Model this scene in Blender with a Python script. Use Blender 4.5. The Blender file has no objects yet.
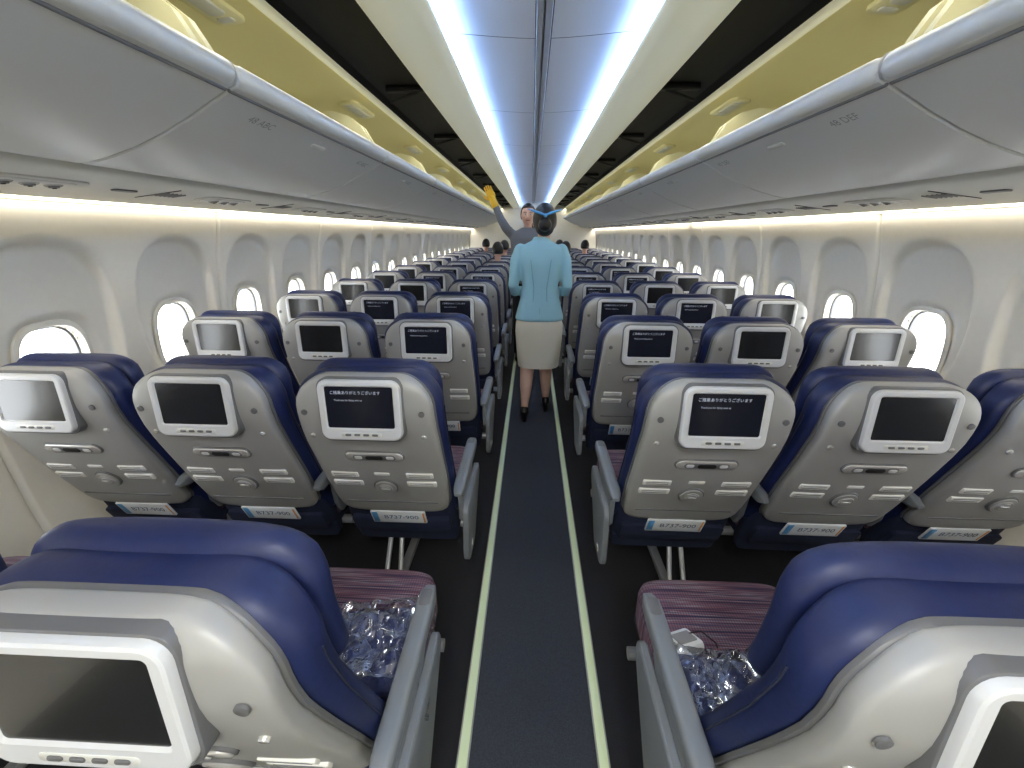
import bpy, math, random
from math import sin, cos, pi, sqrt
from mathutils import Vector, Matrix
random.seed(3)
D=bpy.data; SC=bpy.context.scene
# ------------------------------------------------------------------ materials
def lin(c):
    return tuple(((x/255)/12.92 if x/255<=.04045 else ((x/255+.055)/1.055)**2.4) for x in c)+(1,)
MATS={}
def mat(name,rgb,rough=.5,metal=0,noise=0,nscale=200,bump=0,coat=0,emit=None,estr=0,spec=None,var=None):
    if name in MATS: return MATS[name]
    m=D.materials.new(name); m.use_nodes=True; nt=m.node_tree; b=nt.nodes['Principled BSDF']
    b.inputs['Base Color'].default_value=lin(rgb); b.inputs['Roughness'].default_value=rough
    b.inputs['Metallic'].default_value=metal
    if coat: b.inputs['Coat Weight'].default_value=coat
    if spec is not None: b.inputs['Specular IOR Level'].default_value=spec
    if emit: b.inputs['Emission Color'].default_value=lin(emit); b.inputs['Emission Strength'].default_value=estr
    tc=nt.nodes.new('ShaderNodeTexCoord')
    if noise or bump:
        n=nt.nodes.new('ShaderNodeTexNoise'); n.inputs['Scale'].default_value=nscale; n.inputs['Detail'].default_value=3
        nt.links.new(tc.outputs['Object'],n.inputs['Vector'])
        if noise:
            r=nt.nodes.new('ShaderNodeValToRGB'); c=lin(rgb)
            r.color_ramp.elements[0].position=.3; r.color_ramp.elements[1].position=.7
            r.color_ramp.elements[0].color=tuple(x*(1-noise) for x in c[:3])+(1,)
            r.color_ramp.elements[1].color=tuple(min(1,x*(1+noise)) for x in c[:3])+(1,)
            nt.links.new(n.outputs['Fac'],r.inputs['Fac']); nt.links.new(r.outputs['Color'],b.inputs['Base Color'])
        if bump:
            bp=nt.nodes.new('ShaderNodeBump'); bp.inputs['Strength'].default_value=bump; bp.inputs['Distance'].default_value=.002
            nt.links.new(n.outputs['Fac'],bp.inputs['Height']); nt.links.new(bp.outputs['Normal'],b.inputs['Normal'])
    MATS[name]=m; return m
def fabric_stripes():
    m=D.materials.new('seat_cushion_weave'); m.use_nodes=True; nt=m.node_tree; b=nt.nodes['Principled BSDF']
    tc=nt.nodes.new('ShaderNodeTexCoord'); mp=nt.nodes.new('ShaderNodeMapping'); mp.inputs['Scale'].default_value=(2.5,120,2.5)
    n=nt.nodes.new('ShaderNodeTexNoise'); n.inputs['Scale'].default_value=1.0; n.inputs['Detail'].default_value=3
    nt.links.new(tc.outputs['Object'],mp.inputs['Vector']); nt.links.new(mp.outputs[0],n.inputs['Vector'])
    r=nt.nodes.new('ShaderNodeValToRGB'); e=r.color_ramp.elements
    e[0].position=.32; e[0].color=lin((50,50,82)); e[1].position=.70; e[1].color=lin((70,68,100))
    for p,c in ((.40,(84,62,84)),(.46,(134,88,100)),(.50,(150,142,152)),(.54,(82,64,88)),(.62,(138,98,110))):
        x=e.new(p); x.color=lin(c)
    nt.links.new(n.outputs['Fac'],r.inputs['Fac'])
    w=nt.nodes.new('ShaderNodeTexWave'); w.bands_direction='X'; w.inputs['Scale'].default_value=45
    nt.links.new(tc.outputs['Object'],w.inputs['Vector'])
    mx=nt.nodes.new('ShaderNodeMixRGB'); mx.blend_type='MULTIPLY'; mx.inputs[0].default_value=.4
    nt.links.new(r.outputs['Color'],mx.inputs[1]); nt.links.new(w.outputs['Color'],mx.inputs[2])
    nt.links.new(mx.outputs[0],b.inputs['Base Color']); b.inputs['Roughness'].default_value=.95
    return m
def film_mat(name='clear_plastic_wrap',blend=.35,rough=.08,base=0.0,tint=(1,1,1,1)):
    m=D.materials.new(name); m.use_nodes=True; nt=m.node_tree
    for n in list(nt.nodes):
        if n.type=='BSDF_PRINCIPLED': nt.nodes.remove(n)
    out=[n for n in nt.nodes if n.type=='OUTPUT_MATERIAL'][0]
    t=nt.nodes.new('ShaderNodeBsdfTransparent'); g=nt.nodes.new('ShaderNodeBsdfGlossy'); g.inputs['Roughness'].default_value=rough
    g.inputs['Color'].default_value=tint
    mx=nt.nodes.new('ShaderNodeMixShader'); lw=nt.nodes.new('ShaderNodeLayerWeight'); lw.inputs['Blend'].default_value=blend
    ad=nt.nodes.new('ShaderNodeMath'); ad.operation='ADD'; ad.inputs[1].default_value=base; ad.use_clamp=True
    nt.links.new(lw.outputs['Facing'],ad.inputs[0])
    nt.links.new(ad.outputs[0],mx.inputs[0]); nt.links.new(t.outputs[0],mx.inputs[1]); nt.links.new(g.outputs[0],mx.inputs[2]); nt.links.new(mx.outputs[0],out.inputs[0])
    return m
M_shell=mat('seat_shell_plastic',(162,162,159),.46,.12)
M_shell2=mat('seat_shell_dark_plastic',(104,105,107),.45,.1)
M_bezel=mat('monitor_bezel_plastic',(204,206,208),.35)
M_screen=mat('monitor_glass',(32,33,34),.20,0,coat=.15)
M_screen_on=mat('monitor_glass_lit',(20,21,26),.2,0,emit=(24,27,42),estr=.25)
M_text=mat('display_text_glow',(190,195,210),.5,emit=(190,200,230),estr=.2)
M_navy=mat('navy_leather',(22,34,78),.48,0,noise=.08,nscale=60,bump=.25)
M_navy2=mat('navy_fabric',(20,29,56),.9,0,noise=.1,nscale=300,bump=.3)
M_weave=fabric_stripes()
M_metal=mat('brushed_aluminium',(180,182,185),.35,.6)
M_arm=mat('armrest_plastic',(118,123,128),.42,.1)
M_silver=mat('silver_trim',(205,205,202),.25,.4)
M_label=mat('placard_white',(226,226,221),.6)
M_card=mat('safety_card',(222,226,228),.5)
M_cardb=mat('safety_card_blue',(88,150,200),.5)
M_cardo=mat('safety_card_orange',(225,150,70),.5)
M_ink=mat('printed_ink',(50,75,115),.6)
M_inkg=mat('printed_ink_grey',(105,108,110),.6)
M_inkl=mat('row_marking_ink',(138,141,142),.6)
M_dark=mat('dark_recess',(16,16,18),.7)
M_film=film_mat(blend=.36,rough=.10,base=.05,tint=(.9,.93,1,1))
M_pane=film_mat('window_acrylic',.05,.02)
M_wall=mat('sidewall_panel',(226,221,206),.6,0,noise=.015,nscale=40)
M_bin=mat('bin_plastic',(198,199,196),.38)
M_rail=mat('bin_rail_plastic',(208,209,204),.35)
M_yel=mat('bin_interior_panel',(230,221,166),.6)
M_yel2=mat('bin_end_panel',(228,222,180),.55)
M_psu=mat('service_panel_plastic',(200,200,193),.45)
M_ceil=mat('ceiling_panel',(216,219,224),.6)
M_val=mat('valance_cream_glow',(240,237,206),.5,emit=(240,236,198),estr=.16)  # glow put into the cream so valance and edge trim look lit
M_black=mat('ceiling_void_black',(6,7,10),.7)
M_chan=mat('ceiling_channel_grey',(168,171,176),.5)
M_seam=mat('seam_shadow_gap',(84,86,90),.6)
M_hw=mat('hinge_dark_metal',(26,27,30),.5,.4)
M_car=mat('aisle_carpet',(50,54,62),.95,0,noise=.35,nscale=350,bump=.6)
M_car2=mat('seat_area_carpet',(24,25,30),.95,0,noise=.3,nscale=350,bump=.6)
M_strip=mat('photoluminescent_strip',(214,228,186),.5)
M_stripe=mat('strip_edge',(150,156,148),.5)
# ------------------------------------------------------------------ mesh builder
class MB:
    def __init__(s): s.v=[];s.f=[];s.m=[];s.mats=[];s.sm=[]
    def mi(s,m):
        if m not in s.mats: s.mats.append(m)
        return s.mats.index(m)
    def add(s,vs,fs,m,smooth=True,M=None):
        o=len(s.v); k=s.mi(m)
        for v in vs:
            v=Vector(v)
            if M is not None: v=M@v
            s.v.append(tuple(v))
        for f in fs: s.f.append(tuple(i+o for i in f)); s.m.append(k); s.sm.append(smooth)
    def loft(s,rings,m,cap=True,closed=True,smooth=True,M=None):
        n=len(rings[0]); vs=[p for r in rings for p in r]; fs=[]
        for i in range(len(rings)-1):
            for j in range(n if closed else n-1):
                a=i*n+j;b=i*n+(j+1)%n; fs.append((a,b,b+n,a+n))
        if cap and closed: fs.append(tuple(range(n))[::-1]); fs.append(tuple((len(rings)-1)*n+j for j in range(n)))
        s.add(vs,fs,m,smooth,M)
    def obj(s,name,parent=None,loc=None,angle=40,col=True):
        me=s.mesh(name,angle); o=D.objects.new(name,me); SC.collection.objects.link(o)
        if parent: o.parent=parent
        if loc: o.location=loc
        return o
    def mesh(s,name,angle=40):
        me=D.meshes.new(name); me.from_pydata(s.v,[],s.f)
        for m in s.mats: me.materials.append(m)
        me.polygons.foreach_set('material_index',s.m); me.polygons.foreach_set('use_smooth',s.sm)
        import bmesh
        bm=bmesh.new(); bm.from_mesh(me); bmesh.ops.recalc_face_normals(bm,faces=bm.faces); bm.to_mesh(me); bm.free()
        try: me.set_sharp_from_angle(angle=math.radians(angle))
        except Exception: pass
        me.update(); return me
def inst(name,me,loc=(0,0,0),parent=None):
    o=D.objects.new(name,me); SC.collection.objects.link(o); o.location=loc
    if parent: o.parent=parent
    return o
def empty(name,loc=(0,0,0)):
    o=D.objects.new(name,None); SC.collection.objects.link(o); o.location=loc; o.empty_display_size=.1; return o
def sring(cx,cy,cz,a,b,n=4,N=28):
    r=[]
    for k in range(N):
        t=2*pi*(k+.5)/N; c,s_=cos(t),sin(t)
        r.append((cx+a*math.copysign(abs(c)**(2/n),c),cy+b*math.copysign(abs(s_)**(2/n),s_),cz))
    return r
def rrect(w,h,r,seg=5):
    p=[]
    for cx,cy,a0 in ((w/2-r,h/2-r,0),(-w/2+r,h/2-r,pi/2),(-w/2+r,-h/2+r,pi),(w/2-r,-h/2+r,1.5*pi)):
        for k in range(seg+1):
            a=a0+pi/2*k/seg; p.append((cx+r*cos(a),cy+r*sin(a)))
    return p
def frameM(o,x,y,z):
    return Matrix(((x[0],y[0],z[0],o[0]),(x[1],y[1],z[1],o[1]),(x[2],y[2],z[2],o[2]),(0,0,0,1)))
def plate(mb,F,cx,cy,w,h,r,d,m,bev=.003,z0=-.006,seg=5,smooth=True):
    def R(ins,z): return [(cx+x,cy+y,z) for x,y in rrect(w-2*ins,h-2*ins,max(r-ins,.0005),seg)]
    mb.loft([R(0,z0),R(0,d-bev),R(bev*.35,d-bev*.35),R(bev,d)],m,M=F,smooth=smooth)
def box(mb,c,s,m,r=.005,M=None):
    F=Matrix.Translation(c)
    if M is not None: F=M@F
    w,d,h=s
    b=min(r,h/2-.0001)
    def R(ins,z): return [(x,y,z) for x,y in rrect(w-2*ins,d-2*ins,max(r-ins,.0006)+.0,3)]
    mb.loft([R(b,-h/2),R(b*.3,-h/2+b*.3),R(0,-h/2+b),R(0,h/2-b),R(b*.3,h/2-b*.3),R(b,h/2)],m,M=F)
def tube(mb,pts,rad,m,N=12,flat=1.0,caps=True,M=None,updir=None):
    pts=[Vector(p) for p in pts]
    if not isinstance(rad,(list,tuple)): rad=[rad]*len(pts)
    rings=[]; n=len(pts)
    t0=(pts[1]-pts[0]).normalized()
    up=Vector(updir) if updir else (Vector((0,0,1)) if abs(t0.z)<.8 else Vector((0,1,0)))
    def R(p,t,r):
        nonlocal up
        u=(up-t*up.dot(t)).normalized(); s_=t.cross(u); up=u
        return [tuple(p+u*cos(2*pi*k/N)*r*flat+s_*sin(2*pi*k/N)*r) for k in range(N)]
    if caps:
        for a in (80,55,30): rings.append(R(pts[0]-t0*rad[0]*sin(math.radians(a)),t0,rad[0]*cos(math.radians(a))))
    for i,p in enumerate(pts):
        if i==0: t=t0
        elif i==n-1: t=(pts[i]-pts[i-1]).normalized()
        else: t=((pts[i]-pts[i-1]).normalized()+(pts[i+1]-pts[i]).normalized()).normalized()
        rings.append(R(p,t,rad[i]))
    if caps:
        t1=(pts[-1]-pts[-2]).normalized()
        for a in (30,55,80): rings.append(R(pts[-1]+t1*rad[-1]*sin(math.radians(a)),t1,rad[-1]*cos(math.radians(a))))
    mb.loft(rings,m,M=M)
def ellipsoid(mb,c,r,m,N=20,K=12,fn=None,M=None):
    vs=[];fs=[]
    for i in range(K+1):
        th=pi*(i+.0)/K
        for j in range(N):
            ph=2*pi*j/N; p=(sin(th)*cos(ph),sin(th)*sin(ph),cos(th))
            if fn: p=fn(*p)
            vs.append((c[0]+p[0]*r[0],c[1]+p[1]*r[1],c[2]+p[2]*r[2]))
    for i in range(K):
        for j in range(N):
            a=i*N+j;b=i*N+(j+1)%N; fs.append((a,b,b+N,a+N))
    mb.add(vs,fs,m,True,M)
def text_geo(s,size):
    cu=D.curves.new('t','FONT'); cu.body=s; cu.size=size; cu.align_x='CENTER'; cu.align_y='CENTER'; cu.resolution_u=2
    o=D.objects.new('t',cu); SC.collection.objects.link(o)
    bpy.context.view_layer.update()
    dg=bpy.context.evaluated_depsgraph_get(); me=D.meshes.new_from_object(o.evaluated_get(dg))
    vs=[tuple(v.co) for v in me.vertices]; fs=[tuple(p.vertices) for p in me.polygons]
    D.objects.remove(o); D.meshes.remove(me); return vs,fs
def lerp(tab,z):
    if z<=tab[0][0]: return tab[0][1]
    for (a,b),(c,d) in zip(tab,tab[1:]):
        if z<=c: return b+(d-b)*(z-a)/(c-a)
    return tab[-1][1]
def smooth_lerp(tab,z,e=.02): return (lerp(tab,z-e)+lerp(tab,z)*2+lerp(tab,z+e))/4
# ------------------------------------------------------------------ SEAT
YR=[(.38,.235),(.47,.19),(.60,.130),(.75,.064),(.86,.018),(.93,.001),(1.00,.000),(1.03,.006),(1.06,.024)]
def yr(z): return smooth_lerp(YR,z,.02)
def corner(z,zt,r):
    d=z-(zt-r)
    return 0 if d<=0 else r-sqrt(max(r*r-d*d,0))
def sframe(z,x=0,tilt=None):
    t=Vector((0,yr(z+.02)-yr(z-.02),.04)).normalized()
    if tilt is not None: t=Vector((0,sin(tilt),cos(tilt)))
    nrm=Vector((0,-t.z,t.y))
    return frameM((x,yr(z),z),Vector((1,0,0)),t,nrm)
TXT1=text_geo('ご搭乗ありがとうございます',.0112)
TXT2=text_geo('Thank you for flying with us',.0072)
TXT3=text_geo('B737-900',.034)
def mini_labels(mb,F,cx,cy,w,h):
    plate(mb,F,cx,cy,w,h,.003,.003,M_label,bev=.001,seg=2)
    for k in range(2): plate(mb,F,cx,cy+(k-.5)*h*.4,w*.8,h*.10,.0005,.0038,M_inkg,bev=.0002,seg=1,z0=.001)
def make_seat(side,kind,onscreen=False):
    """side=-1 left block, +1 right block; local +x; aisle side is -side"""
    mb=MB(); ai=-side
    zt,zb=1.045,.45
    W=[(.45,.190),(.52,.202),(.65,.207),(.82,.206),(.95,.201),(1.06,.189)]
    zs=[.45,.454,.462,.475,.495,.53,.58,.64,.70,.76,.82,.87,.91,.935,.955,.973,.988,1.0,1.010,1.019,1.027,1.034,1.039,1.0432,1.0446]
    rings=[]
    for z in zs:
        a=lerp(W,z)-corner(z,zt,.092)-corner(-z,-zb,.05); b=.024-corner(z,zt,.018)*.8-corner(-z,-zb,.02)*.6
        rings.append(sring(0,yr(z)+.024,z,a,max(b,.004),4.5,36))
    mb.loft(rings,M_shell)
    rings=[]
    for z in zs[2:-1]:
        a=lerp(W,z)-corner(z,zt,.092)-corner(-z,-zb,.05)+.003
        rings.append(sring(0,yr(z)+.043,z-.001,a,.008,5,32))
    mb.loft(rings,M_shell2)
    # back cushion
    zt2,zb2=1.043,.40; rings=[]
    for z in (.40,.41,.43,.47,.55,.65,.75,.85,.90,.93,.955,.975,.99,1.003,1.015,1.025,1.033,1.0385,1.0425):
        a=.222-corner(z,zt2,.100)-corner(-z,-zb2,.03); b=.045-corner(z,zt2,.03)*.8-corner(-z,-zb2,.02)
        rings.append(sring(0,yr(z)+.036+.045,z,a,max(b,.01),4,32))
    mb.loft(rings,M_navy)
    for s in (-1,1):
        tube(mb,[(s*(.2225),yr(z)+.083,z) for z in (.50,.60,.70,.80,.90,.93)],.0022,M_navy2,N=6)
    # headrest pad
    zt3,zb3=1.058,.80; rings=[]
    for z in (.80,.805,.815,.83,.86,.89,.93,.955,.975,.99,1.005,1.02,1.033,1.043,1.050,1.055,1.0575):
        a=.206-corner(z,zt3,.080)-corner(-z,-zb3,.03); b=.042-corner(z,zt3,.042)*.85-corner(-z,-zb3,.03)*.8
        rings.append(sring(0,yr(min(z,1.02))+.138+.012*sin((z-.8)/.29*pi),z,a,max(b,.006),3,32))
    mb.loft(rings,M_navy)
    # lower back / pocket
    rings=[]
    for z,y0,h,a in ((.25,.30,.012,.195),(.262,.295,.03,.205),(.32,.27,.042,.212),(.40,.235,.045,.212),(.46,.215,.04,.205),(.475,.215,.03,.195)):
        rings.append(sring(0,y0+h,z,a,h,4,28))
    mb.loft(rings,M_navy2)
    F=frameM((0,.228,.425),Vector((1,0,0)),Vector((0,-.38,.92)).normalized(),Vector((0,-.92,-.38)).normalized())
    plate(mb,F,0,-.065,.38,.10,.02,.012,M_navy2,z0=-.02)
    plate(mb,F,.0,.0,.205,.074,.003,.018,M_card,z0=.012,bev=.0005,seg=2)
    plate(mb,F,-.088,.0,.022,.064,.002,.0187,M_cardb,z0=.017,bev=.0003,seg=1)
    plate(mb,F,.095,.0,.006,.064,.001,.0187,M_cardo,z0=.017,bev=.0003,seg=1)
    mb.add(*TXT3,M_ink,False,F@Matrix.Translation((.010,.002,.0192)))
    # monitor
    F=sframe(.948,tilt=.05)
    w,h=.238,.182
    def R(ww,hh,r,z): return [(x,y,z) for x,y in rrect(ww,hh,r,6)]
    plate(mb,F,0,-.001,w+.010,h+.010,.030,.004,M_shell2,bev=.001,z0=-.02)
    mb.loft([R(w,h,.028,-.020),R(w,h,.028,.009),R(w-.004,h-.004,.026,.014),R(w-.012,h-.012,.022,.016)],M_bezel,cap=False,M=F)
    sx,sy,so=.194,.124,.010
    o=R(w-.012,h-.012,.022,.016); i_=[(x,y+so,.016) for x,y in rrect(sx+.008,sy+.008,.008,6)]; i2=[(x,y+so,.012) for x,y in rrect(sx,sy,.006,6)]
    mb.loft([o,i_,i2],M_bezel,cap=False,M=F)
    mb.add([(x,y+so,.0122) for x,y in rrect(sx+.001,sy+.001,.006,6)],[tuple(range(28))],M_screen_on if onscreen else M_screen,False,F)
    if onscreen:
        mb.add(*TXT1,M_text,False,F@Matrix.Translation((-.010,.054,.0128)))
        mb.add(*TXT2,M_text,False,F@Matrix.Translation((-.032,.032,.0128)))
    plate(mb,F,0,-.072,.118,.014,.006,.0168,M_rail,bev=.001,z0=.012,seg=3)
    for k in range(4): plate(mb,F,(k-1.5)*.026,-.072,.018,.007,.003,.0188,M_shell2,bev=.001,z0=.014,seg=2)
    for x in (-.172,.172):
        F2=sframe(.935)
        mb.loft([[(x+rr*cos(2*pi*k/14),rr*sin(2*pi*k/14),zz) for k in range(14)] for rr,zz in((.009,-.003),(.009,.001),(.007,.0015))],M_shell2,M=F2)
    F2=sframe(.85)
    for x in(-.168,.168): plate(mb,F2,x,0,.015,.015,.007,.002,M_silver,bev=.001)
    # latch oval
    F=sframe(.768)
    plate(mb,F,0,0,.190,.046,.022,.005,M_shell2,bev=.002)
    plate(mb,F,0,0,.182,.040,.019,.009,M_silver,bev=.003)
    plate(mb,F,0,0,.136,.026,.012,.0095,M_shell2,bev=.001,z0=.003)
    plate(mb,F,0,0,.055,.018,.008,.012,M_dark,bev=.001,z0=.003)
    for sx_ in (-.050,.050): plate(mb,F,sx_,0,.024,.015,.006,.011,M_bezel,bev=.001,z0=.003,seg=3)
    F=sframe(.672); mini_labels(mb,F,-.125,0,.090,.024); mini_labels(mb,F,.125,0,.090,.024); plate(mb,F,.0,.005,.05,.014,.003,.002,M_label,bev=.001,seg=2)
    F=sframe(.628); mini_labels(mb,F,-.125,0,.100,.026); mini_labels(mb,F,.125,0,.100,.026)
    F=sframe(.612)
    for r,d,m in ((.042,.006,M_shell2),(.037,.010,M_shell),(.024,.012,M_silver),(.018,.0135,M_shell)):
        mb.loft([[(rr*cos(2*pi*k/24),rr*sin(2*pi*k/24),zz) for k in range(24)] for rr,zz in((r,-.004),(r,d-.002),(r-.002,d))],m,M=F)
    plate(mb,F,0,0,.026,.007,.003,.016,M_silver,bev=.001,z0=.008,seg=2)
    F=sframe(.520); plate(mb,F,0,0,.33,.005,.002,.0025,M_shell2,bev=.001,seg=2)
    # seat cushion
    rings=[]
    for z,i in ((.345,.012),(.35,.004),(.365,0),(.43,0),(.45,.004),(.462,.014),(.468,.03),(.470,.07)):
        rings.append(sring(0,.495,z,.221-i,.225-i,7,40))
    mb.loft(rings,M_weave)
    box(mb,(0,.49,.325),(.42,.42,.035),M_navy2,r=.01)
    for sx_ in (-1,1):
        tube(mb,[(sx_*.20,.30,.44),(sx_*.19,.34,.478),(sx_*.10,.42,.480),(sx_*.035,.44,.480)],.021,M_navy2,N=8,flat=.12,updir=(0,0,1))
    box(mb,(0,.44,.483),(.06,.045,.012),M_metal,r=.004)
    def armrest(x,hw,y0,y1,big):
        rings=[]; zb_=.592
        for k in range(15):
            y=y0+(y1-y0)*k/14; q=min(k,14-k); e=min(1,sqrt(max(0,1-(1-q/1.6)**2))) if q<1.6 else 1
            e=max(e,.25); hh=.021*e; ww=hw*max(e,.55)
            zc=zb_+.010*(y-y0)/.4
            rr=[]
            for j in range(16):
                t=2*pi*(j+.5)/16; c,s_=cos(t),sin(t)
                rr.append((x+ww*math.copysign(abs(c)**.55,c),y,zc+hh*math.copysign(abs(s_)**.55,s_)))
            rings.append(rr)
        mb.loft(rings,M_arm)
        def panel(poly,xc,t,m):
            cy=sum(p[0] for p in poly)/len(poly); cz=sum(p[1] for p in poly)/len(poly)
            def Rr(ins,xx): return [(xx,p[0]+(cy-p[0])*ins,p[1]+(cz-p[1])*ins) for p in poly]
            mb.loft([Rr(.08,xc-t),Rr(.02,xc-t+.002),Rr(0,xc-t+.005),Rr(0,xc+t-.005),Rr(.02,xc+t-.002),Rr(.08,xc+t)],m,smooth=True)
        if big:
            panel([(.16,.59),(.17,.45),(.20,.42),(.27,.42),(.32,.47),(.40,.56),(.42,.59)],x,.012,M_arm)
            P=[]
            for cx,cz,r,a0,a1 in ((.43,.500,.030,-40,100),(.17,.490,.040,100,190),(.165,.335,.045,190,275),(.25,.335,.05,275,310)):
                for k in range(6):
                    a=math.radians(a0+(a1-a0)*k/5); P.append((cx+r*cos(a),cz+r*sin(a)))
            panel(P,x+ai*.020,.012,M_arm)
            for (yy,zz) in ((.19,.33),):
                mb.loft([[(x+ai*(.020+.012+d),yy+r*cos(2*pi*k/16),zz+r*sin(2*pi*k/16)) for k in range(16)] for r,d in((.016,-.004),(.016,.002),(.012,.003))],M_silver)
            plate(mb,frameM((x,.46,.598),Vector((1,0,0)),Vector((0,1,0)),Vector((0,0,1))),0,0,hw*1.2,.05,.008,.0235,M_shell2,bev=.001,z0=.01,seg=3)
        else:
            panel([(.22,.59),(.24,.45),(.27,.40),(.33,.40),(.38,.46),(.44,.56),(.45,.59)],x,.011,M_arm)
    if kind=='aisle':
        armrest(ai*.246,.021,.11,.51,True); armrest(-ai*.247,.019,.12,.50,False)
    elif kind=='middle':
        armrest(-ai*.247,.019,.12,.50,False)
    for y in (.36,.60): tube(mb,[(-.245,y,.29),(.245,y,.29)],.018,M_metal,N=10,caps=False)
    if kind in('aisle','window'):
        lx=side*.06 if kind=='aisle' else -side*.05
        for dx in (-.02,.02):
            tube(mb,[(lx+dx,.36,.29),(lx+dx*1.6,.20,.03)],.010,M_metal,N=8)
        tube(mb,[(lx,.60,.29),(lx,.61,.03)],.015,M_metal,N=10)
        tube(mb,[(lx,.36,.27),(lx,.60,.06)],.009,M_metal,N=8)
        box(mb,(lx,.42,.015),(.035,.50,.03),M_metal,r=.005)
    return mb.mesh('airplane_seat_%s_%s'%(kind,'l' if side<0 else 'r'),35)
A,S=.5118,.4937; Y1=.30; PIT=.80; NROW=15
KIND=['aisle','middle','window']
SEATM={(sd,k,on):make_seat(sd,k,on) for sd in(-1,1) for k in KIND for on in(False,True) if not(on and k=='window')}
for r in range(NROW):
    for sd in(-1,1):
        for c,k in enumerate(KIND):
            on=(k=='aisle' and r>=1) or (k=='middle' and r in(3,5,6,9) )
            inst('airplane_seat',SEATM[(sd,k,on)],(sd*(A+c*S),Y1+r*PIT,0))
# ------------------------------------------------------------------ SHELL OF CABIN
YA,YB=-2.5,12.5
def strip(name,prof,m,y0=YA,y1=YB,n=1,parent=None,smooth=True):
    mb=MB(); rings=[[(x,y0+(y1-y0)*k/n,z) for x,z in prof] for k in range(n+1)]
    mb.loft(rings,m,cap=False,closed=False,smooth=smooth)
    return mb.obj(name,parent,angle=50)
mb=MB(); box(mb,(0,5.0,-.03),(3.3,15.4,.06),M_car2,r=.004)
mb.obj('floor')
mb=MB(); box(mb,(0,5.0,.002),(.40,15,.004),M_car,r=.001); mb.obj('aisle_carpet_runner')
for sd in(-1,1):
    mb=MB(); box(mb,(sd*.2015,5.0,.004),(.036,15,.008),M_stripe,r=.002); box(mb,(sd*.2015,5.0,.0065),(.027,15,.008),M_strip,r=.002)
    mb.obj('floor_path_light_strip')
WP=[(-.02,1.60),(.2,1.70),(.5,1.765),(.8,1.785),(1.05,1.775),(1.3,1.745),(1.53,1.69)]
def wx(z): return smooth_lerp(WP,z,.05)
WSP=.58; MOD=2*WSP; W0=1.465; WZ=.93
def sst(a,b,x):
    t=max(0,min(1,(x-a)/(b-a))); return t*t*(3-2*t)
def wall_mesh(sd):
    ny=100; zs=[-.02+.10*i for i in range(7)]+[.66+.0125*i for i in range(62)]+[1.44,1.47,1.50,1.53]
    vs=[];fs=[];keep=[]
    for z in zs:
        for j in range(ny+1):
            y=MOD*j/ny; off=0; hole=False
            for c in (WSP*.5,WSP*1.5):
                dy=abs(y-c); dz=abs(z-1.065)
                r=((dy/.235)**2.6+(dz/.335)**2.6)**(1/2.6); off=max(off,.032*(1-sst(.93,1.02,r)))
                dz=abs(z-WZ); r2=((dy/.165)**3+(dz/.21)**3)**(1/3); off+=.026*(1-sst(.80,1.02,r2))
                if ((dy/.125)**3+(dz/.17)**3)<1: hole=True
            if j in(0,ny): off+=.014
            vs.append((sd*(wx(z)+off),y,z)); keep.append(not hole)
    n=ny+1
    for i in range(len(zs)-1):
        for j in range(ny):
            q=(i*n+j,i*n+j+1,(i+1)*n+j+1,(i+1)*n+j)
            if any(keep[k] for k in q): fs.append(q)
    mb=MB(); mb.add(vs,fs,M_wall); return mb.mesh('sidewall',60)
WY0=W0-WSP/2-MOD*3
wn=1
def sup(a,b,n=3,N=40):
    out=[]
    for k in range(N):
        t=2*pi*k/N; c,s_=cos(t),sin(t); out.append((a*math.copysign(abs(c)**(2/n),c),b*math.copysign(abs(s_)**(2/n),s_)))
    return out
def window_mesh(sd):
    mb=MB()
    def R(a,b,x): return [(sd*x,py,pz) for py,pz in sup(a,b)]
    mb.loft([R(.140,.188,-.002),R(.138,.186,-.010),R(.128,.174,-.014),R(.122,.167,-.012),R(.119,.163,.0),R(.117,.160,.035),R(.117,.160,.06)],M_wall,cap=False)
    mb.loft([R(.117,.160,.02),R(.110,.153,.022),R(.110,.153,.035)],M_shell2,cap=False)
    mb.add(R(.117,.160,.04),[tuple(range(40))],M_pane,False)
    return mb.mesh('window',50)
NM=12
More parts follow.
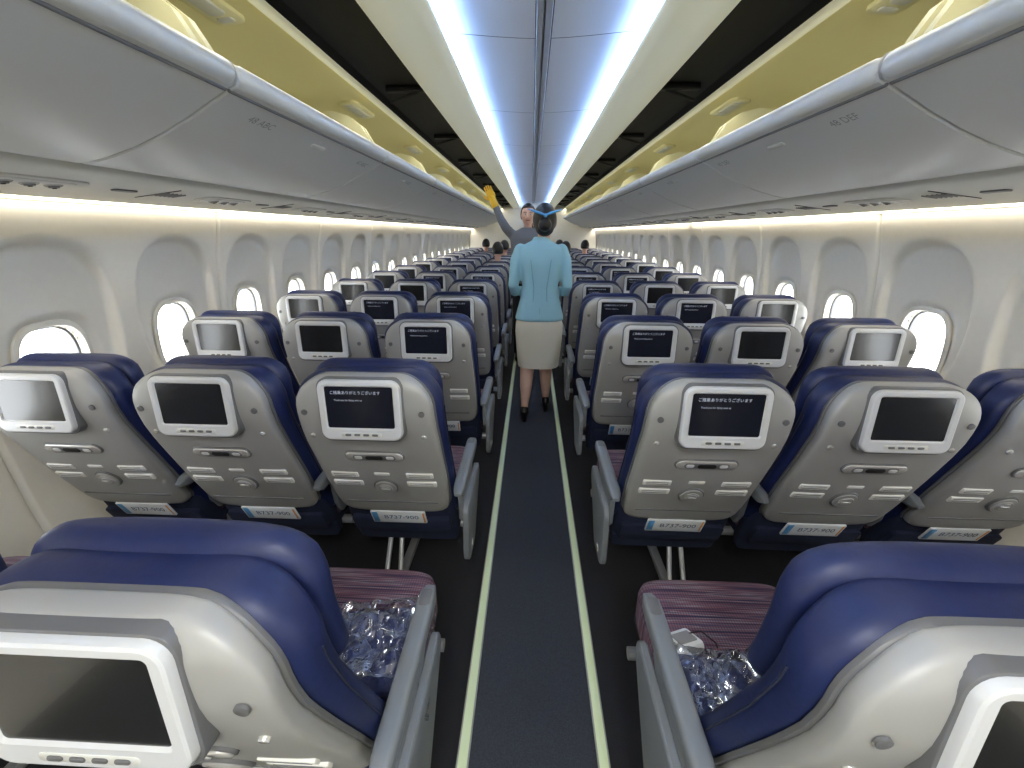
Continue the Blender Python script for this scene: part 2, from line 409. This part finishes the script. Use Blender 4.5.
for sd,nm in((-1,'left'),(1,'right')):
    o=inst('wall_'+nm,wall_mesh(sd),(0,WY0,0))
    md=o.modifiers.new('a','ARRAY'); md.use_relative_offset=False; md.use_constant_offset=True; md.constant_offset_displace=(0,MOD,0); md.count=NM+1
    wm=window_mesh(sd)
    for k in range(2*NM+2):
        y=WY0+WSP*(k+.5)
        ow=inst('window_%d'%wn,wm,(sd*(wx(WZ)+.052),y,WZ)); wn+=1
        ow.rotation_euler[1]=-sd*.07
    t0=1 if sd<0 else 2
    prof=[(sd*x,z) for x,z in ((1.255,1.620),(1.275,1.592),(1.30,1.582),(1.36,1.574),(1.45,1.563),(1.56,1.549),(1.64,1.538),(1.665,1.534))]
    strip('passenger_service_panel',prof,M_psu,n=1)
    strip('crown_liner_%d'%t0,[(sd*1.665,1.534),(sd*1.672,1.545),(sd*1.675,1.60),(sd*1.80,1.66)],M_wall)
    strip('crown_liner_%d'%(t0+2),[(sd*1.69,1.527),(sd*1.712,1.56),(sd*1.78,1.62)],M_wall)
    strip('crown_liner_%d'%(t0+14),[(sd*1.69,1.53),(sd*1.82,1.60),(sd*1.74,1.80),(sd*1.50,2.05),(sd*1.20,2.22),(sd*.85,2.36),(sd*.4,2.44),(0,2.46)],M_black)  # crown liner rather than trim; unseen, closes the hull to outside light
    strip('crown_liner_%d'%(t0+4),[(sd*.845,2.055),(sd*.90,2.062),(sd*1.0,2.060),(sd*1.12,2.035),(sd*1.25,1.98),(sd*1.38,1.88),(sd*1.46,1.76),(sd*1.48,1.66)],M_yel)
    strip('crown_liner_%d'%(t0+6),[(sd*.545,2.062),(sd*.56,2.12),(sd*.62,2.15),(sd*.80,2.15),(sd*.838,2.12),(sd*.838,2.060)],M_black)
    strip('crown_liner_%d'%(t0+12),[(sd*.836,2.075),(sd*.832,2.058),(sd*.838,2.048),(sd*.850,2.046),(sd*.858,2.054),(sd*.858,2.07)],M_val)
    strip('crown_liner_%d'%(t0+8),[(sd*.385,2.135),(sd*.375,2.125),(sd*.372,2.112),(sd*.380,2.103),(sd*.42,2.092),(sd*.50,2.066),(sd*.535,2.052),(sd*.548,2.052),(sd*.552,2.07)],M_val)
    strip('crown_liner_%d'%(t0+10),[(sd*.385,2.135),(sd*.41,2.110),(sd*.47,2.105),(sd*.50,2.13),(sd*.505,2.20)],M_ceil)
    mbv=MB()
    for k in range(12):
        yy=-.9+1.16*k
        if yy>YB-.2: break
        box(mbv,(sd*.70,yy,2.135),(.22,.04,.03),M_hw,r=.006)
        tube(mbv,[(sd*.64,yy,2.125),(sd*.80,yy+.05,2.09)],.008,M_hw,N=8)
    mbv.obj('bin_hinge_hardware')
mb=MB()
y=YA
CP=[(.034,2.190),(.10,2.192),(.2,2.198),(.3,2.206),(.4,2.213),(.46,2.21),(.50,2.19),(.51,2.16)]
while y<YB:
    for sd in(-1,1):
        rings=[[(sd*x,yy,z) for x,z in CP] for yy in (y+.003,min(y+MOD,YB)-.003)]
        mb.loft(rings,M_ceil,cap=False,closed=False)
    y+=MOD
mb.loft([[(-.52,yy,2.225),(.52,yy,2.225)] for yy in(YA,YB)],M_seam,cap=False,closed=False)
mb.loft([[(-.030,yy,2.19),(-.027,yy,2.184),(-.004,yy,2.184),(-.003,yy,2.20),(.003,yy,2.20),(.004,yy,2.184),(.027,yy,2.184),(.030,yy,2.19)] for yy in(YA,YB)],M_chan,cap=False,closed=False)
mb.obj('ceiling')
BL=1.16; BY0=1.22-4*BL
def bin_mesh(sd):
    mb=MB(); g=.005
    outer=[(.818,1.815),(.80,1.827),(.785,1.823),(.776,1.807),(.776,1.787),(.786,1.771),(.803,1.765),(.815,1.758),(.85,1.740),(.92,1.704),(1.0,1.668),(1.08,1.638),(1.16,1.615),(1.22,1.602),(1.25,1.600),(1.262,1.606),(1.27,1.63)]
    inner=[(1.30,1.66),(1.2,1.635),(1.1,1.655),(1.0,1.695),(.90,1.748),(.84,1.787)]
    pr=outer+inner
    ys=[g,g+.004,BL-g-.004,BL-g]
    rings=[]
    for i,yy in enumerate(ys):
        s_=.004 if i in(0,3) else 0
        rings.append([(sd*x,yy,z+s_) for x,z in pr])
    mb.loft(rings,M_bin)
    tube(mb,[(sd*.792,.03,1.798),(sd*.792,BL-.03,1.798)],.0285,M_rail,N=16)
    tube(mb,[(sd*.806,.01,1.766),(sd*.806,BL-.01,1.766)],.006,M_shell2,N=8)
    poly=[(.83,1.80),(.845,1.86),(.88,1.92),(.94,1.965),(1.02,1.985),(1.12,1.975),(1.24,1.91),(1.33,1.80),(1.36,1.72),(1.30,1.655),(1.1,1.66),(.95,1.73)]
    for yy in (.025,BL-.025):
        mb.loft([[(sd*x,yy+d,z) for x,z in poly] for d in(-.012,.012)],M_yel2,smooth=False)
    F=frameM((sd*.86,BL*.5,1.735),Vector((0,1,0)) if sd<0 else Vector((0,-1,0)),Vector((-sd*.89,0,.455)).normalized(),Vector((-sd*.455,0,-.89)).normalized())
    plate(mb,F,0,0,.10,.02,.006,.003,M_psu,bev=.001,z0=-.01)
    return mb.mesh('overhead_bin',35)
def fixture_mesh(sd):
    mb=MB()
    n=Vector((-sd*.08,0,-.99)).normalized(); xx=Vector((0,1,0)); yy=n.cross(xx).normalized()
    F=frameM((sd*.99,0,2.058),xx,yy,n)
    plate(mb,F,0,0,.30,.10,.03,.012,M_yel2,bev=.005)
    plate(mb,F,0,0,.16,.055,.02,.017,M_rail,bev=.004,z0=.005)
    plate(mb,F,.11,0,.03,.05,.01,.016,M_rail,bev=.003,z0=.005)
    plate(mb,F,-.11,0,.03,.05,.01,.016,M_rail,bev=.003,z0=.005)
    return mb.mesh('bin_latch_fixture')
def psu_mesh(sd):
    mb=MB(); n=Vector((-sd*.12,0,-.99)).normalized(); xx=Vector((0,1,0)); yy=n.cross(xx).normalized()
    F=frameM((sd*1.45,0,1.562),xx,yy,n)
    plate(mb,F,0,0,.30,.12,.05,.004,M_psu,bev=.003)
    plate(mb,F,0,0,.24,.085,.04,.007,M_bin,bev=.003,z0=.0)
    for k in(-1,0,1):
        for r,d,m in((.022,.010,M_silver),(.014,.014,M_shell2),(.006,.016,M_dark)):
            mb.loft([[(k*.065+rr*cos(2*pi*q/18),rr*sin(2*pi*q/18),zz) for q in range(18)] for rr,zz in((r,0),(r,d-.003),(r*.85,d))],m,M=F)
    plate(mb,F,.30,0,.09,.026,.01,.004,M_shell2,bev=.002)
    for k in range(6): plate(mb,F,-.36+k*.02,0,.006,.06,.002,.003,M_shell2,bev=.001,seg=2)
    plate(mb,F,.44,0,.004,.19,.001,.0015,M_dark,bev=.0003,seg=1)
    return mb.mesh('reading_light_unit')
for sd in(-1,1):
    bmesh_=bin_mesh(sd); fm=fixture_mesh(sd); pm=psu_mesh(sd)
    for k in range(16):
        y=BY0+BL*k
        if y+BL>YB: break
        if y<YA: continue
        inst('overhead_bin',bmesh_,(0,y,0)); inst('bin_latch_fixture',fm,(0,y+BL*.5-.34,0))
    for k in range(-1,14): inst('reading_light_unit',pm,(0,1.25+PIT*k,0))
    for k in range(6):
        yy=1.43+PIT*k; t=text_geo('%d %s'%(48-k,'ABC' if sd<0 else 'DEF'),.038); mb=MB()
        up=Vector((-sd*.89,0,.455)).normalized(); xx=Vector((0,-sd,0)); n=xx.cross(up)
        mb.add(*t,M_inkl,False,frameM((sd*.852,yy,1.735),xx,up,n)); mb.obj('row_number_placard')
mb=MB()
for sd in(-1,1): box(mb,(sd*1.02,YB-.02,1.1),(1.46,.04,2.25),M_wall,r=.01)
box(mb,(0,YB-.02,2.13),(.62,.04,.2),M_wall,r=.01)
mb.obj('wall_front')
mb=MB(); box(mb,(0,YB+1.2,1.2),(3.6,.04,2.5),M_wall,r=.01); mb.obj('wall_front_galley')
mb=MB(); box(mb,(0,YA-.05,1.22),(3.7,.06,2.5),M_wall,r=.01); mb.obj('wall_rear')
strip('ceiling_galley',[(-1.8,-.02),(-1.8,2.2),(1.8,2.2),(1.8,-.02)],M_wall,YB,YB+1.2)
mb=MB(); box(mb,(0,YB+.6,-.03),(3.6,1.25,.06),M_car2,r=.004); mb.obj('floor_galley')
# ------------------------------------------------------------------ PEOPLE
def finalize(mb,name,parent,voxel=.012,it=4):
    o=mb.obj(name,None)
    md=o.modifiers.new('r','REMESH'); md.mode='VOXEL'; md.voxel_size=voxel; md.use_smooth_shade=True
    md=o.modifiers.new('s','SMOOTH'); md.iterations=it; md.factor=.5
    bpy.context.view_layer.update()
    me=D.meshes.new_from_object(o.evaluated_get(bpy.context.evaluated_depsgraph_get()))
    me.materials.clear(); me.materials.append(mb.mats[0])
    D.objects.remove(o); me.name=name
    me.polygons.foreach_set('use_smooth',[True]*len(me.polygons))
    o=D.objects.new(name,me); SC.collection.objects.link(o); o.parent=parent; return o
def hand(mb,wrist,d,nrm,m,thumb=1,curl=.5,sc=1.0):
    d=Vector(d).normalized(); nrm=Vector(nrm); nrm=(nrm-d*nrm.dot(d)).normalized(); sd=d.cross(nrm)*thumb
    w=Vector(wrist)
    ellipsoid(mb,(0,0,0),(.042*sc,.052*sc,.017*sc),m,N=16,K=8,M=frameM(w+d*.048*sc,sd,d,nrm))
    for k,(off,L,r) in enumerate(((.030,.072,.0088),(.010,.080,.009),(-.010,.075,.0087),(-.028,.058,.0078))):
        p=w+d*.078*sc+sd*off*sc; pts=[tuple(p)]; a=curl*.35
        for l in(.45,.32,.23):
            dd=(d*cos(a)+nrm*sin(a)).normalized(); p=p+dd*L*l*sc; pts.append(tuple(p)); a+=curl*.8
        tube(mb,pts,[r*sc,r*.95*sc,r*.85*sc,r*.75*sc],m,N=8)
    p=w+d*.02*sc+sd*.03*sc; q=p+(sd*.7+d*.6+nrm*.25).normalized()*.038*sc; r_=q+(d*.9+sd*.2+nrm*.4).normalized()*.030*sc
    tube(mb,[tuple(p),tuple(q),tuple(r_)],[.012*sc,.010*sc,.008*sc],m,N=8)
def head(parent,c,face,skin,hairm,style,lipm,nod=0):
    x,y,z=c; f=face
    def fn(a,b,cc):
        if cc<0:
            a*=1-.30*abs(cc)**1.6; b=b*(1-.12*abs(cc))+.10*abs(cc)
        if b>0: b*=.93
        else: b*=1.02
        return a,b,cc
    F=Matrix.Translation((x,y,z))@Matrix.Diagonal((1,f,1,1))@Matrix.Rotation(nod,4,'X')
    mb=MB()
    ellipsoid(mb,(0,0,0),(.074,.092,.112),skin,N=28,K=20,fn=fn,M=F)
    tube(mb,[(0,.082,.022),(0,.098,-.010),(0,.100,-.022)],[.008,.011,.012],skin,N=10,M=F)
    for s in(-1,1):
        ellipsoid(mb,(s*.077,-.005,-.005),(.008,.018,.030),skin,N=12,K=8,M=F)
        ellipsoid(mb,(s*.035,.070,-.020),(.022,.018,.022),skin,N=10,K=8,M=F)
        ellipsoid(mb,(s*.030,.082,.022),(.022,.010,.007),skin,N=10,K=8,M=F)
    tube(mb,[(-x*.7,-.02,-.17),(0,-.015,-.07)],[.046,.041],skin,N=16,M=F)
    finalize(mb,'head',parent,.006,3)
    mb=MB()
    eyew=mat('eye_white',(225,222,215),.3); iris=mat('eye_dark',(30,20,16),.3)
    for s in(-1,1):
        ellipsoid(mb,(s*.030,.083,.008),(.013,.006,.006),eyew,N=12,K=8,M=F)
        ellipsoid(mb,(s*.030,.0885,.008),(.0055,.002,.0055),iris,N=10,K=6,M=F)
        tube(mb,[(s*.016,.090,.027),(s*.031,.090,.031),(s*.045,.083,.027)],.0028,hairm,N=6,M=F)
    tube(mb,[(-.022,.082,-.052),(0,.088,-.050),(.022,.082,-.052)],[.003,.0055,.003],lipm,N=8,M=F)
    mb.obj('face_features',parent)
    mb=MB()
    def hf(a,b,cc):
        if b>.25 and cc<.55: b=.25+(b-.25)*.05; a*=.93
        if cc<-.45: cc=-.45+(cc+.45)*.25
        return a,b,cc
    ellipsoid(mb,(0,-.006,.012),(.083,.100,.113),hairm,N=28,K=20,fn=hf,M=F)
    if style=='bun':
        ellipsoid(mb,(0,-.050,-.035),(.066,.050,.060),hairm,N=20,K=12,M=F)
        ellipsoid(mb,(0,-.110,-.020),(.046,.038,.042),hairm,N=18,K=12,M=F)
    finalize(mb,'hair',parent,.007,3)
    if style=='bun':
        mb=MB(); rib=mat('blue_hair_ribbon',(86,154,198),.4)
        for s in(-1,1): tube(mb,[(0,-.128,.040),(s*.035,-.118,.052),(s*.080,-.088,.068),(s*.11,-.07,.078)],[.012,.018,.016,.007],rib,N=8,flat=.5,M=F)
        ellipsoid(mb,(0,-.130,.038),(.014,.010,.013),rib,N=12,K=8,M=F)
        mb.obj('hair_ribbon',parent)
SKIN=mat('skin',(214,170,146),.5); LIP=mat('lips',(160,80,78),.45); HAIR=mat('black_hair',(22,19,18),.45,bump=.3,nscale=150)
JKT=mat('light_blue_jacket',(140,186,204),.75,noise=.03,nscale=400,bump=.2); SKT=mat('cream_skirt',(208,204,190),.8,noise=.03,nscale=400,bump=.2)
SHOE=mat('black_shoe_leather',(14,14,15),.3); HOSE=mat('stocking_skin',(226,188,168),.5)
def foot(mb,x,y,z,f,m,heel=.055):
    tube(mb,[(x,y-f*.01,z+.075+heel*.5),(x,y+f*.03,z+.045+heel*.6)],[.034,.034],m,N=12)
    tube(mb,[(x,y-f*.02,z+.03+heel),(x,y+f*.06,z+.035+heel*.5),(x,y+f*.13,z+.027),(x,y+f*.175,z+.021)],[.032,.035,.036,.022],m,N=14,flat=.75)
FZ=.005
att=empty('flight_attendant',(.035,3.12,FZ))
mb=MB()
mb.loft([sring(0,y,z,a,b,2.4,32) for z,a,b,y in ((.825,.176,.128,-.005),(.84,.177,.13,-.005),(.90,.162,.120,0),(.98,.140,.106,0),(1.06,.128,.098,0),(1.14,.138,.102,0),(1.22,.150,.108,0),(1.28,.156,.102,0),(1.325,.145,.086,-.005),(1.355,.105,.068,-.008),(1.375,.062,.056,-.008),(1.40,.052,.052,-.005))],JKT)
for s in(-1,1):
    tube(mb,[(s*.145,0,1.312),(s*.172,-.01,1.24),(s*.192,-.03,1.07),(s*.182,.02,1.02),(s*.10,.19,1.015)],[.044,.045,.038,.037,.030],JKT,N=16)
finalize(mb,'jacket',att,.009,3)
mb=MB()
JS=mat('jacket_seam',(104,150,168),.8)
for s in(-1,1): tube(mb,[(s*.055,-.105,.84),(s*.045,-.101,1.06),(s*.07,-.107,1.25)],.0022,JS,N=6)
tube(mb,[(0,-.128,.835),(0,-.118,.92)],.002,JS,N=6)
mb.obj('jacket_seams',att)
mb=MB()
mb.loft([sring(0,y,z,a,b,2.5,32) for z,a,b,y in ((.88,.150,.11,0),(.80,.172,.128,-.005),(.74,.176,.132,-.006),(.62,.168,.130,0),(.50,.158,.132,.01),(.47,.156,.132,.012))],SKT); mb.obj('skirt',att)
mb=MB()
tube(mb,[(-.07,0,.70),(-.080,.01,.50),(-.088,-.012,.36),(-.090,-.02,.30),(-.098,-.01,.14),(-.100,0,.11)],[.075,.056,.050,.047,.030,.029],HOSE,N=16)
tube(mb,[(.06,.03,.70),(.062,.11,.50),(.066,.14,.36),(.068,.15,.30),(.074,.21,.14),(.075,.22,.11)],[.075,.056,.050,.047,.030,.029],HOSE,N=16)
finalize(mb,'legs',att,.008,3)
mb=MB()
for x,y in((-.10,-.01),(.075,.21)): foot(mb,x,y,0,1,SHOE)
finalize(mb,'shoes_upper',att,.006,2)
mb=MB()
for x,y in((-.10,-.03),(.075,.19)): tube(mb,[(x,y,.075),(x,y,.001)],[.022,.013],SHOE,N=10,caps=False)
mb.obj('shoe_heels',att)
mb=MB(); hand(mb,(-.095,.20,1.015),(.85,.5,-.1),(0,-1,-.2),SKIN,1,.5,.95); hand(mb,(.095,.20,1.015),(-.85,.55,-.15),(0,-1,-.2),SKIN,-1,.5,.95); mb.obj('hands',att)
head(att,(.020,.01,1.495),1,SKIN,HAIR,'bun',LIP)
def standing(name,loc,f,top,pants,Hs=1.0,raise_arm=None,glove=None):
    e=empty(name,loc); e.scale=(Hs,Hs,Hs)
    mb=MB()
    mb.loft([sring(0,0,z,a,b,2.5,32) for z,a,b in ((.88,.165,.115),(.98,.160,.112),(1.10,.160,.112),(1.25,.182,.120),(1.37,.195,.115),(1.42,.175,.095),(1.455,.11,.075),(1.48,.062,.06))],top)
    arms=[]
    for s in(-1,1):
        if raise_arm and s==raise_arm[0]:
            el,wr=raise_arm[1],raise_arm[2]
        else: el,wr=(s*.205,-f*.03,1.12),(s*.16,f*.14,.98)
        tube(mb,[(s*.165,0,1.40),tuple((Vector((s*.18,0,1.38))+Vector(el))/2),el,wr],[.054,.050,.043,.033],top,N=16); arms.append((s,el,wr))
    finalize(mb,'shirt',e,.012,3)
    mb=MB()
    mb.loft([sring(0,0,z,a,b,2.5,28) for z,a,b in ((.93,.155,.108),(.86,.172,.12),(.80,.172,.12),(.76,.15,.11))],pants)
    for s in(-1,1): tube(mb,[(s*.085,0,.80),(s*.09,f*.01,.48),(s*.095,-f*.01,.10)],[.086,.066,.052],pants,N=16)
    finalize(mb,'trousers',e,.012,3)
    mb=MB()
    for s in(-1,1): foot(mb,s*.095,-f*.01,0,f,SHOE,heel=.01)
    finalize(mb,'shoes',e,.008,2)
    mb=MB()
    for s,el,wr in arms:
        d=(Vector(wr)-Vector(el)).normalized()
        if raise_arm and s==raise_arm[0]: 
            g=glove or SKIN; hand(mb,Vector(wr)+d*.01,d,(0,-f,-.2),g,s*f,.45,1.1)
            if glove: tube(mb,[tuple(Vector(wr)-d*.05),tuple(Vector(wr)+d*.03)],[.040,.034],glove,N=12)
        else: hand(mb,Vector(wr)+d*.01,d,(-s,0,0),SKIN,s,.5)
    mb.obj('hands',e)
    head(e,(0,f*.01,1.60),f,SKIN,HAIR,'short',LIP)
    return e
GREY=mat('grey_shirt',(108,111,116),.8,bump=.2,nscale=300); BLK=mat('black_cloth',(18,18,22),.85,bump=.2,nscale=300); YG=mat('yellow_glove',(225,176,40),.6)
standing('cabin_technician',(-.075,4.9,FZ),-1,GREY,BLK,1.0,(-1,(-.29,-.06,1.56),(-.37,-.04,1.74)),YG)
standing('cabin_crew_member',(-.0,9.3,FZ),1,BLK,BLK,.98)
def seated(name,loc,top,pants,style='short'):
    e=empty(name,loc)
    mb=MB()
    mb.loft([sring(0,y,z,a,b,2.5,28) for z,a,b,y in ((.50,.16,.11,.02),(.62,.155,.11,.01),(.78,.165,.11,-.02),(.92,.18,.11,-.04),(.98,.16,.09,-.04),(1.02,.10,.07,-.04),(1.05,.06,.055,-.035))],top)
    for s in(-1,1): tube(mb,[(s*.165,-.03,.95),(s*.19,0,.72),(s*.14,.20,.60)],[.05,.043,.032],top,N=14)
    finalize(mb,'shirt',e,.013,3)
    mb=MB()
    for s in(-1,1): tube(mb,[(s*.08,.0,.555),(s*.10,.36,.535),(s*.10,.40,.50),(s*.10,.39,.10)],[.078,.062,.06,.045],pants,N=14)
    finalize(mb,'trousers',e,.013,3)
    mb=MB()
    for s in(-1,1): foot(mb,s*.10,.40,0,1,SHOE,heel=.01)
    finalize(mb,'shoes',e,.008,2)
    mb=MB()
    for s in(-1,1): hand(mb,(s*.135,.21,.60),(-s*.3,.9,-.1),(0,0,-1),SKIN,-s,.4)
    mb.obj('hands',e)
    head(e,(0,-.02,1.19),1,SKIN,HAIR,style,LIP)
    return e
tops=[BLK,GREY,mat('white_shirt',(210,210,208),.8),BLK,GREY,BLK]
for i,(sd,c,r) in enumerate(((-1,0,9),(1,0,8),(1,1,10),(-1,1,11),(-1,0,7),(1,0,10))):
    seated('seated_passenger',(sd*(A+c*S),Y1+r*PIT+.43,0),tops[i],BLK)
# ------------------------------------------------------------------ near seat items
BLN=mat('navy_blanket',(56,62,98),.95,bump=.5,nscale=120,noise=.25)
def wrapped(name,loc,w,d,seed,rot=0):
    rnd=random.Random(seed); e=empty(name,loc); e.rotation_euler=(0,0,rot)
    mb=MB(); 
    for k in range(3): box(mb,(0,0,.012+k*.018),(w*.86,d*.86,.020),BLN,r=.009)
    mb.obj('folded_blanket',e)
    mb=MB(); n=34; vs=[];fs=[]
    ph=[(rnd.uniform(0,6.3),rnd.uniform(20,60),rnd.uniform(0,6.3)) for _ in range(7)]
    for i in range(n+1):
        for j in range(n+1):
            u=i/n*2-1;v=j/n*2-1
            ed=max(abs(u),abs(v)); z=.074*(1-sst(.70,1.0,ed))+.006
            x=u*w*.56;y=v*d*.58
            wr=sum(abs(sin(x*fq*cos(a)+y*fq*sin(a)+p)) for a,fq,p in ph)/7-.64
            vs.append((x+rnd.uniform(-.001,.001),y,z+abs(wr)*.10*(.35+.65*(1-sst(.85,1,ed)))+rnd.uniform(-.0015,.0015)))
    for i in range(n):
        for j in range(n): a=i*(n+1)+j; fs+=[(a,a+1,a+n+2),(a,a+n+2,a+n+1)]
    mb.add(vs,fs,M_film,False); mb.obj('plastic_wrap',e)
wrapped('wrapped_blanket',(-.375,Y1+.40,.472),.23,.25,1,.15)
wrapped('wrapped_blanket',(.405,Y1+.325,.472),.25,.20,2,-.1)
e=empty('earphone_pouch',(.352,Y1+.460,.488)); e.rotation_euler=(-.35,0,.35)
mb=MB(); box(mb,(0,0,.016),(.072,.070,.028),M_label,r=.010); box(mb,(0,-.004,.031),(.046,.038,.006),mat('grey_foam',(150,150,150),.8),r=.002)
mb.obj('pouch',e)
mb=MB(); tube(mb,[(.02,.0,.034),(.045,-.01,.038),(.06,-.04,.022),(.055,-.05,.018)],.0018,M_dark,N=6); mb.obj('earphone_cable',e)
# ------------------------------------------------------------------ LIGHTS
def area(name,loc,rot,sx,sy,p,col):
    l=D.lights.new(name,'AREA'); l.shape='RECTANGLE'; l.size=sx; l.size_y=sy; l.energy=p; l.color=col
    o=D.objects.new(name,l); SC.collection.objects.link(o); o.location=loc; o.rotation_euler=rot; return o
seg=4; LL=(YB-YA)/seg
for sd in(-1,1):
    for k in range(seg):
        yc=YA+LL*(k+.5)
        area('cove_light',(sd*.43,yc,2.125),(0,pi+sd*math.radians(25),0),.03,LL*.98,22,(.38,.58,1.0))
        area('sidewall_light',(sd*1.682,yc,1.545),(0,sd*math.radians(-12),0),.018,LL*.98,9.5,(1,.94,.84))
        area('bin_light',(sd*.87,yc,2.045),(0,sd*math.radians(35),0),.02,LL*.98,5,(1,.95,.76))
for yc in(-1.7,-.6):  # fill lamps added behind the camera, each with a made-up housing
    mb=MB(); box(mb,(.0,yc,2.174),(.30,.55,.02),M_rail,r=.008); mb.obj('added_fill_housing')
    area('added_fill_lamp',(0,yc,2.155),(0,0,0),.26,.5,18,(1,.97,.91))
w=D.worlds.new('overcast_sky'); SC.world=w; w.use_nodes=True
w.node_tree.nodes['Background'].inputs[0].default_value=(.93,.97,1,1); w.node_tree.nodes['Background'].inputs[1].default_value=8
# ------------------------------------------------------------------ CAMERA
cam=D.cameras.new('camera'); co=D.objects.new('camera',cam); SC.collection.objects.link(co); SC.camera=co
cam.sensor_width=36; cam.lens=422.85*36/1024; cam.clip_start=.02
co.matrix_world=Matrix.Translation((-.0324,0,1.429))@Matrix.Rotation(.0424,4,'Z')@Matrix.Rotation(pi/2-.3433,4,'X')@Matrix.Rotation(.0045,4,'Z')
SC.view_settings.view_transform='Standard'
SC.view_settings.look='None'
SC.view_settings.exposure=.25
